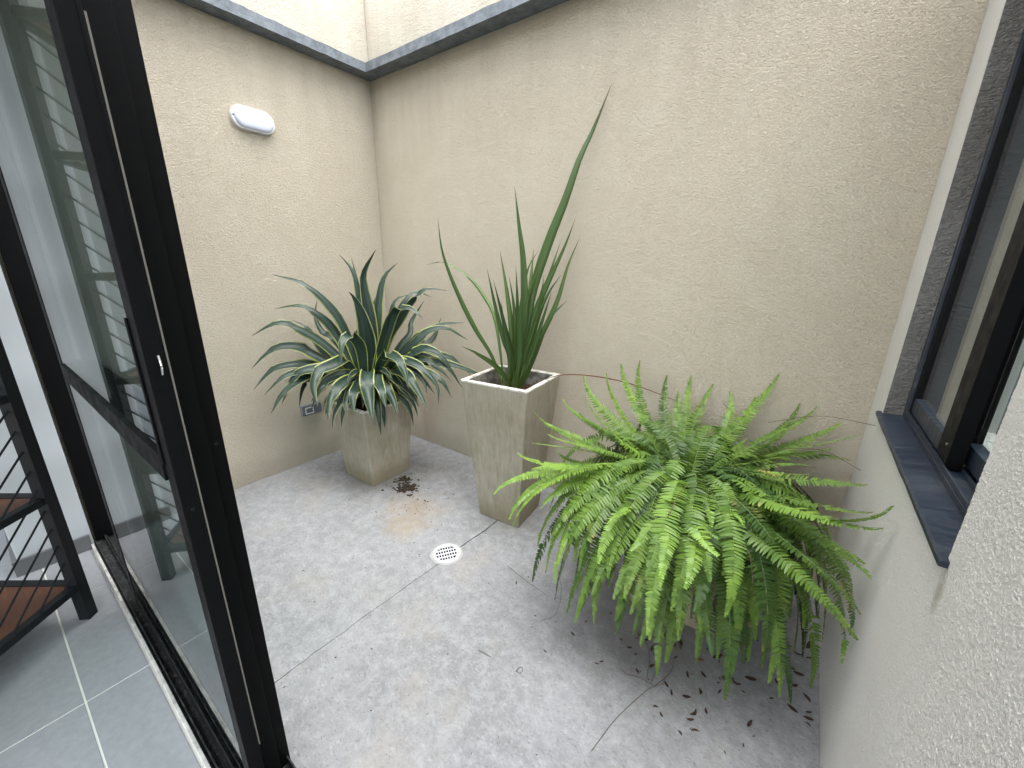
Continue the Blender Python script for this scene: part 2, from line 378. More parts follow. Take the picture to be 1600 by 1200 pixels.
floor = empty('interior_floor'); tag(floor, kind='structure')
MB().box(-1.6, 4.2, -4.6, -1.812, -.035, -.0025).build('grout_bed', M['grout'], floor)
tile_mesh = {}
def tile(x0, x1, y0, y1):
    key = (round(x1 - x0, 3), round(y1 - y0, 3)); g = .0026
    if key not in tile_mesh:
        o = MB().box(g, key[0] - g, g, key[1] - g, -.009, 0, .0008).build('tile', M['tile'], floor); tile_mesh[key] = o.data
    else:
        o = bpy.data.objects.new('tile', tile_mesh[key]); COL.objects.link(o); o.parent = floor
    o.location = (x0, y0, 0)
xs = [.411 + .6 * i for i in range(-3, 7)]; ys_ = [-1.973 - .6 * i for i in range(0, 5)]
for i in range(len(xs) - 1):
    x0, x1 = max(xs[i], -1.55), xs[i + 1]
    tile(x0, x1, -1.973, -1.818)
    for j in range(len(ys_) - 1): tile(x0, x1, ys_[j + 1], ys_[j])

# ---- patio walls
ZT = 2.36
wa = empty('stucco_wall', (0, -.8, 0)); tag(wa, 'beige stucco wall carrying the small white oval lamp, beside the door', 'wall')
def in_parent(o, p):
    o.parent = p; o.location = -Vector(p.location); return o
def wall_part(name, mb, mat, p): return in_parent(mb.build(name, mat), p)
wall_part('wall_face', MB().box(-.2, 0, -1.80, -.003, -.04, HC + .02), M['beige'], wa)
wall_part('upper_wall', MB().box(-.2, 0, -1.80, -.003, HC + .02, 2.95), M['beige_dimmed'], wa)
wb = empty('stucco_wall', (1.43, 0, 0)); tag(wb, 'wide beige stucco wall behind the three potted plants', 'wall')
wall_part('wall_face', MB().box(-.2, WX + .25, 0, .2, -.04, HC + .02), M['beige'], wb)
wall_part('upper_wall', MB().box(-.2, WX + .25, 0, .2, HC + .02, 3.0), M['beige_dimmed'], wb)
def coping(p, a, b, inward, name='coping', trim=0.0):
    # projecting band with slightly uneven arrises
    N = 70; vs = []; fs = []
    a, b, inw = Vector(a), Vector(b), Vector(inward)
    for i in range(N + 1):
        t = i / N; q = a.lerp(b, t); w = [.0028 * noise.noise(Vector((t * 30, k * 7.1, 3))) for k in range(6)]
        dt = min(trim * .104, 1) if i == 0 else 0
        q2 = q + (b - a).normalized() * (.10 if (trim and i == 0) else 0)
        vs += [q + Vector((0, 0, HC - abs(w[0]) * 1.6)), q2 + inw * (.100 + w[1]) + Vector((0, 0, HC + w[2])),
               q2 + inw * (.098 + w[3]) + Vector((0, 0, HC + .052 + w[4])), q + Vector((0, 0, HC + .062))]
    for i in range(N):
        for k in range(4):
            fs.append((i * 4 + k, i * 4 + (k + 1) % 4, (i + 1) * 4 + (k + 1) % 4, (i + 1) * 4 + k))
    fs += [(0, 3, 2, 1), tuple(N * 4 + k for k in range(4))]
    return wall_part(name, type('o', (), {'build': lambda s, n, m_: mesh_obj(n, vs, fs, m_)})(), M['coping'], p)
coping(wa, (.0005, -.0005, 0), (.0005, -1.66, 0), (1, 0, 0), trim=1)
coping(wb, (.0005, -.0005, 0), (WX - .001, -.0005, 0), (0, -1, 0), trim=1)

# right wall with the window opening (y -1.07..-.22, z .87..2.25)
OY0, OY1, OZ0, OZ1 = -1.07, -.22, .868, 2.25
wc = empty('roughcast_wall', (WX, -.8, 0)); tag(wc, 'white rough-rendered wall with the dark framed window in it', 'wall')
b_ = MB(); b_.box(WX, WX + .25, OY1, -.003, -.04, ZT)
b_.box(WX, WX + .25, -1.80, OY1, OZ1, ZT)
b_.box(WX, WX + .25, -.32, OY1, -.04, OZ0); b_.box(WX + .004, WX + .25, -1.80, -.32, -.04, OZ0 - .001)
wall_part('wall_face', b_, M['white_wall'], wc)
# the stretch nearest the door: real relief, because it is seen from a hand's breadth away
vs = []; fs = []
def relief(YC, ZC, close_edge):
    vs = []; fs = []
    for iz, z in enumerate(ZC):
        for iy, y in enumerate(YC):
            q = Vector((0, y, z)); k = max(.38, min(1, (-.98 - y) / .22)) if y > -1.2 else 1.0
            d = noise.noise(q * 190) * .0015 + noise.noise(q * 95 + Vector((7, 0, 0))) * .0005 + noise.noise(q * 330) * .0007
            dy = noise.noise(Vector((3, 0, z * 170))) * .0022 + noise.noise(Vector((8, 0, z * 60))) * .0018 if iy == 0 and close_edge else 0
            vs.append((WX - .0012 + d * k, y + dy, z))
    nY = len(YC)
    for iz in range(len(ZC) - 1):
        for iy in range(nY - 1):
            a = iz * nY + iy; fs.append((a, a + nY, a + nY + 1, a + 1))
    b0 = len(vs)
    if close_edge:
        for iz, z in enumerate(ZC): vs.append((WX + .25, YC[0], z))
        for iz in range(len(ZC) - 1): fs.append((iz * nY, b0 + iz, b0 + iz + 1, (iz + 1) * nY))
    in_parent(mesh_obj('wall_face', vs, fs, M['white_wall']), wc)
def steps(a, segs):
    r = [a]
    for end, st in segs:
        n = max(1, round(abs(end - a) / st)); r += [a + (end - a) * (i + 1) / n for i in range(n)]; a = end
    return r
relief(steps(OY0, [(-1.5, .0029), (-1.80, .02)]), steps(OZ0, [(1.34, .0031), (2.25, .02)]), True)
relief(steps(-.32, [(-1.5, .0031), (-1.80, .02)]), steps(-.04, [(.30, .008), (OZ0, .0032)]), False)
# unpainted render in the far reveal
wall_part('window_reveal', MB().box(WX + .0015, WX + .2, OY1 - .004, OY1 - .001, OZ0, OZ1), M['render_grey'], wc)
# front of the house above the door
wd = empty('stucco_wall', (1.43, -1.75, HC)); tag(wd, 'beige stucco wall above the sliding door', 'wall')
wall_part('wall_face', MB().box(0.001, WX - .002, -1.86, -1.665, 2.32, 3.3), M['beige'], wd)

# ---- indoors: pier, recess, ceiling, far walls
pier = empty('interior_wall', (.05, -1.9, 0)); tag(pier, 'short white interior wall pier beside the sliding door', 'wall')
wall_part('wall_face', MB().box(-.6, .05, -2.03, -1.803, -.04, 2.6, .004), M['paint'], pier)
b_ = MB(); b_.box(.0505, .066, -2.046, -1.812, 0.0008, .075, .0015); wall_part('skirting', b_, M['skirting'], pier)
b_ = MB(); b_.box(-.58, .050, -2.046, -2.031, 0.0008, .075, .0015); wall_part('skirting', b_, M['skirting'], pier)
rw = empty('interior_wall', (-.6, -3, 0)); tag(rw, 'white interior wall at the back of the recess beyond the shelf rack', 'wall')
wall_part('wall_face', MB().box(-.8, -.6, -4.6, -2.032, -.04, 2.6), M['paint_grey_dim'], rw)  # white wall coloured down so it looks dim in the door glass
wall_part('skirting', MB().box(-.6, -.585, -4.4, -2.048, .0008, .075), M['skirting'], rw)
sh = empty('interior_shell', (2, -3, 0)); tag(sh, kind='structure')
b_ = MB(); b_.box(-.8, 4.4, -3.1, -1.862, 2.42, 2.6); b_.box(-.8, 4.4, -4.8, -4.55, 2.42, 2.6); wall_part('ceiling', b_, M['ceiling'], sh)  # unseen; gap added in the ceiling to let sky brighten the room
b_ = MB(); b_.box(4.2, 4.4, -2.5, -1.86, -.04, 2.42); b_.box(4.2, 4.4, -4.8, -4.4, -.04, 2.42); b_.box(WX + .001, 4.2, -1.98, -1.865, -.04, 2.42)
b_.box(-.6, -.3, -4.8, -4.6, -.04, 2.42); b_.box(3.9, 4.2, -4.8, -4.6, -.04, 2.42)
wall_part('room_wall', b_, M['paint'], sh)  # unseen walls, wide openings left between them to let daylight in
# unseen room behind the patio window, left roofless so the sky lights it
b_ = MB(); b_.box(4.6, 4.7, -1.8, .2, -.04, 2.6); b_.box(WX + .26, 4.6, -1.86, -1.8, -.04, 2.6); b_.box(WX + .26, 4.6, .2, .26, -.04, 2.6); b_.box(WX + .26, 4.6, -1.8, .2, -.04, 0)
wall_part('side_room_wall', b_, M['paint_grey_dim'], sh)

# ============================================================ DOOR
df = empty('door_frame', (1.4, -1.74, 0)); tag(df, 'black aluminium door frame with pale edged threshold track on the floor', 'door frame')
def P(name, mb, mat, parent): return in_parent(mb.build(name, mat), parent)
P('jamb', MB().box(.0005, .035, -1.79, -1.672, .02, 2.32, .0015), M['black'], df)
b_ = MB(); b_.box(.052, .054, -1.80, -1.79, .03, 2.3)
b_ = MB(); b_.box(.004, WX - .006, -1.806, -1.671, .001, .012)
for y, h in ((-1.7975, .016), (-1.763, .022), (-1.757, .020), (-1.723, .022), (-1.717, .020), (-1.676, .026)): b_.box(.036, WX - .006, y - .0015, y + .0015, .012, .012 + h)
P('track', b_, M['track'], df)
b_ = MB(); b_.box(.068, WX - .006, -1.8155, -1.8065, .0005, .026, .0015); P('threshold_edge', b_, M['edge'], df)
P('head', MB().box(.036, WX - .004, -1.806, -1.672, 2.25, 2.32, .001), M['black'], df)
P('jamb', MB().box(WX - .04, WX - .005, -1.806, -1.672, .02, 2.25, .001), M['black'], df)

def leaf(x0, x1, yf, yb, lock):
    d = empty('sliding_door', (x0, yf, 0))
    zt = 2.245; zb = .036
    P('stile', MB().box(x0, x0 + .055, yf, yb, zb, zt, .0012), M['black'], d)
    P('stile', MB().box(x1 - .045, x1, yf, yb, zb, zt, .0012), M['black'], d)
    P('rail', MB().box(x0 + .055, x1 - .046, yf + .001, yb - .001, zb, zb + .06, .001), M['black'], d)
    P('rail', MB().box(x0 + .055, x1 - .046, yf + .001, yb - .001, zt - .07, zt, .001), M['black'], d)
    P('mid_rail', MB().box(x0 + .055, x1 - .046, yf - .004, yb - .001, .952, 1.002, .001), M['black'], d)
    ym = yf + .0015
    P('glass_pane', MB().box(x0 + .052, x1 - .043, ym, ym + .004, zb + .058, .954), M['glass'], d)
    P('glass_pane', MB().box(x0 + .052, x1 - .043, ym, ym + .004, 1.0, zt - .068), M['glass'], d)
    return d
YF = -1.7805
d1 = leaf(.675, 1.80, YF, -1.7545, True)
tag(d1, 'open black sliding glass door leaf nearest the room, with latch and pull', 'sliding door', 'sliding glass door leaves')
P('seal', MB().box(.6735, .6748, YF + .001, YF + .004, .04, 2.24), M['gasket'], d1)
P('seal', MB().box(1.7955, 1.7985, -1.7535, -1.7510, .30, 1.62), M['gasket'], d1)
P('pull_handle', MB().box(1.7560, 1.7640, YF - .0040, YF - .0005, .985, 1.235, .002), M['black'], d1)
b_ = MB(); b_.box(1.8002, 1.8016, -1.7775, -1.7575, 1.125, 1.205, .0005); lk = P('lock_plate', b_, M['black'], d1)
pts = [(1.8020 + .006 * math.sin(math.pi * k / 8), -1.7640, 1.148 + .030 * k / 8) for k in range(9)]
b_ = MB().tube(pts, .0016, 8); o = b_.build('latch_hook', M['silver']); o.parent = lk; o.location = (0, 0, 0)
P('screw', MB().tube([(1.8002, -1.767, .905), (1.8014, -1.767, .905)], .003, 10), M['steel_rack'], d1)
# profile grooves on the closing edge
P('edge_groove', MB().box(1.8001, 1.8008, -1.7600, -1.7592, .04, 2.24), M['dark'], d1)
d2 = leaf(.62, 1.722, -1.7445, -1.7045, False)
tag(d2, 'black sliding glass door leaf stacked behind, nearer the patio', 'sliding door', 'sliding glass door leaves')
mu = empty('door_mullion', (1.66, -1.685, 0)); tag(mu, 'broad black upright door post facing the concrete patio, with one screw', 'door post')
P('post_body', MB().box(1.61, 1.682, -1.6995, -1.6695, .013, 2.25, .0012), M['black'], mu)
P('screw', MB().tube([(1.6821, -1.6835, .965), (1.6834, -1.6835, .965)], .0033, 12), M['steel_rack'], mu)

# ============================================================ WINDOW
wi = empty('aluminium_window', (WX + .05, -.65, OZ0)); tag(wi, 'dark navy framed sliding window set in the white rough wall', 'window')
fx = WX + .046
# sill flashing
b_ = MB()
prof = [(-.013, .862), (-.013, .8705), (-.009, .8735), (.020, .8765), (.046, .8795), (.046, .874), (.0005, .8695), (.0005, .862)]
N = 40; vs = []; fs = []
for i in range(N + 1):
    y = -1.082 + (1.082 - .198) * i / N
    for (a, z) in prof:
        k = .0008 * noise.noise(Vector((y * 20, a * 50, z))) if a < 0 else 0
        if a > .0004 and (y < OY0 + .001 or y > OY1 - .001) and False: a = 0
        vs.append((WX + a + k, y, z + k))
n = len(prof)
for i in range(N):
    for k in range(n): fs.append((i * n + k, (i + 1) * n + k, (i + 1) * n + (k + 1) % n, i * n + (k + 1) % n))
fs += [tuple(range(n)), tuple(reversed(range(N * n, (N + 1) * n)))]
o = mesh_obj('sill', vs, fs, M['navy']); in_parent(o, wi)
b_ = MB()
b_.box(fx + .0005, fx + .075, OY0 + .001, OY1 - .006, .869, .893, .001)       # bottom frame
for d_, h in ((.004, .905), (.036, .903), (.070, .910)): b_.box(fx + d_ - .002, fx + d_ + .002, OY0 + .001, OY1 - .006, .893, h)
P('frame', b_, M['navy'], wi)
P('frame', MB().box(fx + .0005, fx + .075, OY1 - .030, OY1 - .005, .894, OZ1, .001), M['navy'], wi)
P('frame', MB().box(fx + .0005, fx + .075, OY0 + .001, OY0 + .03, .911, OZ1, .001), M['black'], wi)
P('frame', MB().box(fx + .0005, fx + .075, OY0 + .03, OY1 - .03, OZ1 - .03, OZ1, .001), M['black'], wi)
def sash(y0, y1, xf, mirror):
    x1 = xf + .024
    f_ = P('sash', MB().box(xf, x1, y0 + .045, y1 - .03, .907, .951, .001), M['navy'], wi)
    P('sash_stile', MB().box(xf, x1, y0, y0 + .045, .905, OZ1 - .03, .001), M['black'], wi)
    P('sash_stile', MB().box(xf, x1, y1 - .03, y1, .905, OZ1 - .03, .001), M['black'], wi)
    P('glass_pane', MB().box(xf + .007, xf + .011, y0 + .04, y1 - .025, .948, OZ1 - .035), M['window_glass'], wi)
sash(-.655, OY1 - .031, fx + .008, 0)
sash(OY0 + .03, -.615, fx + .042, 1)
P('sash_stile', MB().box(fx + .0065, fx + .034, -.700, -.655, .895, OZ1 - .031, .001), M['black'], wi)
P('screw', MB().tube([(fx + .006, -.672, .945), (fx + .0045, -.672, .945)], .0035, 12), M['silver'], wi)

# ============================================================ WALL FITTINGS
# oval bulkhead lamp
def stadium(L, Wd, n=14):
    r = Wd / 2; c = L / 2 - r; pts = []
    for k in range(n + 1):
        a = -math.pi / 2 + math.pi * k / n; pts.append((c + r * math.cos(a), r * math.sin(a)))
    for k in range(n + 1):
        a = math.pi / 2 + math.pi * k / n; pts.append((-c + r * math.cos(a), r * math.sin(a)))
    return pts
lamp = empty('bulkhead_lamp', (0, -.778, 2.048)); tag(lamp, 'small white oval bulkhead lamp, unlit, on the beige wall', 'lamp')
def lathe_oval(rings):
    vs = []; fs = []; n = None
    for (L, Wd, x) in rings:
        pts = stadium(L, Wd); n = len(pts); vs += [(x, -p[0], p[1]) for p in pts]
    for i in range(len(rings) - 1):
        for k in range(n): fs.append((i * n + k, i * n + (k + 1) % n, (i + 1) * n + (k + 1) % n, (i + 1) * n + k))
    fs.append(tuple(range((len(rings) - 1) * n, len(rings) * n))); return vs, fs
vs, fs = lathe_oval([(.215, .112, 0.001), (.215, .112, .020), (.211, .108, .026), (.196, .096, .027)])
mesh_obj('base', vs, fs, M['plastic'], lamp)
vs, fs = lathe_oval([(.192, .098, .0265), (.190, .096, .036), (.180, .086, .041), (.160, .066, .0435), (.120, .034, .0450), (.10, .012, .0455)])
mesh_obj('diffuser', vs, fs, M['opal'], lamp, smooth=True)
MB().tube([(.0272, .0965 - .195, .0), (.0280, .0965 - .195, .0)], .0042, 12).build('screw_hole', M['dark'], lamp)

# weatherproof socket
sk = empty('wall_socket', (0, -.683, .372)); tag(sk, 'small grey weatherproof socket low on the beige wall behind the agave', 'socket')
MB().box(.001, .022, -.066, .066, -.035, .035, .003).build('base', M['socket'], sk)
MB().box(.0222, .040, -.062, .062, -.031, .031, .004).build('cover', M['smoky'], sk)
b_ = MB()
for y0, y1, z0, z1 in ((-.05, -.045, -.022, .022), (.0, .005, -.022, .022), (-.045, 0, .017, .022), (-.045, 0, -.022, -.017)): b_.box(.0402, .0415, y0, y1, z0, z1)
b_.build('cover_ridge', M['plastic'], sk)

# ---- drain
dr = empty('floor_drain', (1.4275, -.8235, 0)); tag(dr, 'round white slotted drain grate set in the concrete floor', 'drain')
def disc(r, z, n=48, hole=None, wobble=0.0):
    vs = []; fs = []
    for k in range(n):
        a = 2 * math.pi * k / n; rr = r * (1 + wobble * noise.noise(Vector((math.cos(a) * 2, math.sin(a) * 2, 5)))); vs.append((rr * math.cos(a), rr * math.sin(a), z))
    if hole is None: fs.append(tuple(range(n)))
    else:
        vs += [(hole * math.cos(2 * math.pi * k / n), hole * math.sin(2 * math.pi * k / n), z) for k in range(n)]
        for k in range(n): fs.append((k, (k + 1) % n, n + (k + 1) % n, n + k))
    return vs, fs
vs, fs = disc(.076, .0012, wobble=.09); mesh_obj('mortar_ring', vs, fs, M['mortar'], dr)
vs, fs = disc(.064, .0022); mesh_obj('sump_shade', vs, fs, M['dark'], dr)  # black disc lying on the slab stands in for the shaded pit
n = 48; vs = []
for (r, z) in ((.0655, .0014), (.0655, .0055), (.064, .0068), (.0515, .0068), (.051, .0024)):
    vs += [(r * math.cos(2 * math.pi * k / n), r * math.sin(2 * math.pi * k / n), z) for k in range(n)]
fs = [(i * n + k, i * n + (k + 1) % n, (i + 1) * n + (k + 1) % n, (i + 1) * n + k) for i in range(4) for k in range(n)]
mesh_obj('ring', vs, fs, M['plastic'], dr)
b_ = MB(); rot = Matrix.Rotation(R(36 + 20), 4, 'Z')
rows = [-.0460 + .0230 * i for i in range(5)]
for v in rows:
    h = math.sqrt(max(.0525 ** 2 - v * v, 0)); b_.box(-h, h, v - .0031, v + .0031, .0034, .0066, 0, rot)
for j in range(4):
    v0, v1 = rows[j] + .0031, rows[j + 1] - .0031; hm = math.sqrt(.052 ** 2 - max(abs(v0), abs(v1)) ** 2) if max(abs(v0), abs(v1)) < .052 else 0
    u = -.0525
    while u < .0525:
        if abs(u + .002) < hm: b_.box(u, u + .0034, v0 - .0002, v1 + .0002, .0034, .0065, 0, rot)
        u += .0122
b_.build('grate', M['plastic'], dr)

# ============================================================ SHELF RACK INDOORS
A = Vector((-.79, -.613, 0)); B = Vector((.669, -.743, 0)); P0 = Vector((.577, -1.902, 0))
rk = empty('shelf_rack', P0); tag(rk, 'black steel shelf rack with brown boards and slanted rods beside the door', 'shelf rack')
LA, LB = .46, .95
def RP(name, mb, mat): o = mb.build(name, mat); o.parent = rk; o.location = -P0; return o
up = Vector((0, 0, 1))
for a in (0, LA):
    for b in (0, LB):
        q = P0 + A * a + B * b
        RP('post', MB().beam(q + up * .0005, q + up * 2.30, .036, .036, B), M['steel_rack'])
levels = [.158 + .372 * i for i in range(6)]
for z in levels:
    b_ = MB()
    for (s0, s1) in (((.019, 0), (LA - .019, 0)), ((.019, LB), (LA - .019, LB)), ((0, .019), (0, LB - .019)), ((LA, .019), (LA, LB - .019))):
        b_.beam(P0 + A * s0[0] + B * s0[1] + up * (z - .0125), P0 + A * s1[0] + B * s1[1] + up * (z - .0125), .028, .025)
    RP('shelf_rail', b_, M['steel_rack'])
    c0 = P0 + A * .015 + B * .015; c1 = P0 + A * (LA - .015) + B * .015; c2 = P0 + A * (LA - .015) + B * (LB - .015); c3 = P0 + A * .015 + B * (LB - .015)
    vs = [q + up * zz for zz in (z - .012, z - .004) for q in (c0, c1, c2, c3)]
    b_ = MB(); b_.add(vs, [(3, 2, 1, 0), (4, 5, 6, 7), (0, 1, 5, 4), (1, 2, 6, 5), (2, 3, 7, 6), (3, 0, 4, 7)]); RP('shelf_board', b_, M['board'])
for i in range(len(levels) - 1):
    zb, zt = levels[i], levels[i + 1] - .025
    s = -.43 + .0
    k = 0
    while s < LB:
        # rod rises towards the near-door post: z = zb + (s1 - s)*.87
        H = zt - zb; run = H / .87; sa, sb = s, s + run
        za, zc = zt, zb
        if sa < .012: za = zt - (.012 - sa) * .87; sa = .012
        if sb > LB - .012: zc = zb + (sb - LB + .012) * .87; sb = LB - .012
        if sb - sa > .02:
            RP('rod', MB().tube([P0 + B * sa + up * za, P0 + B * sb + up * zc], .0032, 6), M['steel_rack'])
        s += .083

# ============================================================ PLANTERS
def planter(root, hb, ht, H, rz, soil_d, wall=.022):
    def ring(h, z, bev, dz=0):
        pts = []
        for sx, sy, o1, o2 in ((1, 1, (1, 0), (0, 1)), (-1, 1, (0, 1), (-1, 0)), (-1, -1, (-1, 0), (0, -1)), (1, -1, (0, -1), (1, 0))):
            c = Vector((sx * (h - bev), sy * (h - bev), z))
            for t in (0, .5, 1):
                a0 = math.atan2(o1[1], o1[0]); a1 = a0 + math.pi / 2 * t
                pts.append(c + Vector((math.cos(a1), math.sin(a1), 0)) * bev)
        return pts
    def strip(rings, name, mat, cap0=False, cap1=False):
        n = 12; vs = [p for r_ in rings for p in r_]; fs = []
        for i in range(len(rings) - 1):
            for k in range(n): fs.append((i * n + k, i * n + (k + 1) % n, (i + 1) * n + (k + 1) % n, (i + 1) * n + k))
        if cap0: fs.append(tuple(reversed(range(n))))
        if cap1: fs.append(tuple(range((len(rings) - 1) * n, len(rings) * n)))
        o = mesh_obj(name, vs, fs, mat, root); o.rotation_euler = (0, 0, rz); return o
    rings = []
    for i in range(9):
        t = i / 8; h = hb + (ht - hb) * t; rings.append(ring(h, .002 + (H - .012) * t, .006 + .003 * noise.noise(Vector((i, hb * 9, 1)))))
    strip(rings, 'planter_body', M['pot'], cap0=True)
    strip([ring(ht, H - .010, .006), ring(ht + .0008, H - .003, .006), ring(ht - .003, H, .005), ring(ht - wall + .003, H, .004), ring(ht - wall, H - .006, .004)], 'rim', M['rim'])
    hi = hb + (ht - hb) * (1 - soil_d / H)
    strip([ring(ht - wall, H - .006, .004), ring(hi - wall, H - soil_d - .01, .004)], 'inner_wall', M['pot_in'])
    # soil: uneven disc
    N = 18; vs = []; fs = []
    for i in range(N + 1):
        for k in range(N + 1):
            x = (i / N * 2 - 1) * (hi - wall - .001); y = (k / N * 2 - 1) * (hi - wall - .001)
            vs.append((x, y, H - soil_d + .018 * noise.noise(Vector((x * 14, y * 14, hb * 50)))))
    for i in range(N):
        for k in range(N): fs.append((i * (N + 1) + k, (i + 1) * (N + 1) + k, (i + 1) * (N + 1) + k + 1, i * (N + 1) + k + 1))
    o = mesh_obj('soil', vs, fs, M['soil'], root, smooth=True); o.rotation_euler = (0, 0, rz)

# ------------------------------------------------------------ leaves
def crom(pts, n):
    P_ = [pts[0] * 2 - pts[1]] + pts + [pts[-1] * 2 - pts[-2]]
    L = [0.0]
    for i in range(len(pts) - 1): L.append(L[-1] + (pts[i + 1] - pts[i]).length)
    out = []
    for j in range(n + 1):
        s = L[-1] * j / n; i = 0
        while i < len(pts) - 2 and L[i + 1] < s: i += 1
        t = (s - L[i]) / max(L[i + 1] - L[i], 1e-6); a, b, c, d = P_[i:i + 4]
        out.append(.5 * ((2 * b) + (c - a) * t + (2 * a - 5 * b + 4 * c - d) * t * t + (3 * b - a - 3 * c + d) * t ** 3))
    return out

def leaf_blade(root, name, pts, width, prof, mat, fold=.35, thick=.002, twist=0.0, tone=.5, n=18, m_=6, face=None, wave=0.0):
    P_ = crom(pts, n); ro = root.location
    vs = []; fs = []; ac = []; al = []; tn = []
    rad = (P_[-1] - P_[0]); rad.z = 0
    if rad.length < .05: rad = Vector((CP.x - P_[0].x, CP.y - P_[0].y, 0))
    rad.normalize(); side0 = Vector((0, 0, 1)).cross(rad).normalized()
    W1 = m_ + 1
    for layer in (0, 1):
        for i, p in enumerate(P_):
            v = i / n
            t = (P_[min(i + 1, n)] - P_[max(i - 1, 0)]).normalized()
            sd_ = (side0 - t * side0.dot(t)).normalized()
            if face is not None:
                fv = t.cross(p - CP).normalized(); fv = fv if fv.dot(sd_) > 0 else -fv
                sd_ = sd_.lerp(fv, face).normalized()
            ang = twist * v; nn = sd_.cross(t).normalized()
            if nn.dot(Vector((0, 0, 1))) < 0 and abs(t.z) < .5: nn = -nn
            sd2 = sd_ * math.cos(ang) + nn * math.sin(ang); nn2 = nn * math.cos(ang) - sd_ * math.sin(ang)
            w = width * prof(v) / 2
            for k in range(W1):
                u = k / m_ * 2 - 1
                q = p + sd2 * (w * u * math.cos(fold * abs(u) * .8)) + nn2 * (w * fold * abs(u) ** 1.5)
                if wave: q += nn2 * (wave * w * abs(u) * math.sin(v * 19 + (2 if u > 0 else 0)))
                if layer: q -= nn2 * (thick * (1 - u * u) * min(1, prof(v) * 1.5) + .0001)
                vs.append(q - ro); ac.append(u); al.append(v); tn.append(tone)
    S = (n + 1) * W1
    for i in range(n):
        for k in range(m_):
            a = i * W1 + k
            fs.append((a, a + 1, a + W1 + 1, a + W1)); fs.append((S + a, S + a + W1, S + a + W1 + 1, S + a + 1))
        for k in (0, m_):
            a = i * W1 + k; fs.append((a, a + W1, S + a + W1, S + a) if k == 0 else (a, S + a, S + a + W1, a + W1))
    o = mesh_obj(name, vs, fs, mat, root, smooth=True, attrs={'across': ac, 'along': al, 'tone': tn})
    return o

def prof_agave(v):
    if v < .5: return .55 + .45 * math.sin(v / .5 * math.pi / 2)
    return max(0.02, (1 - ((v - .5) / .5) ** 1.35))
def prof_sword(v):
    if v < .45: return .42 + .58 * (v / .45)
    return max(.02, 1 - ((v - .45) / .55) ** 1.5)

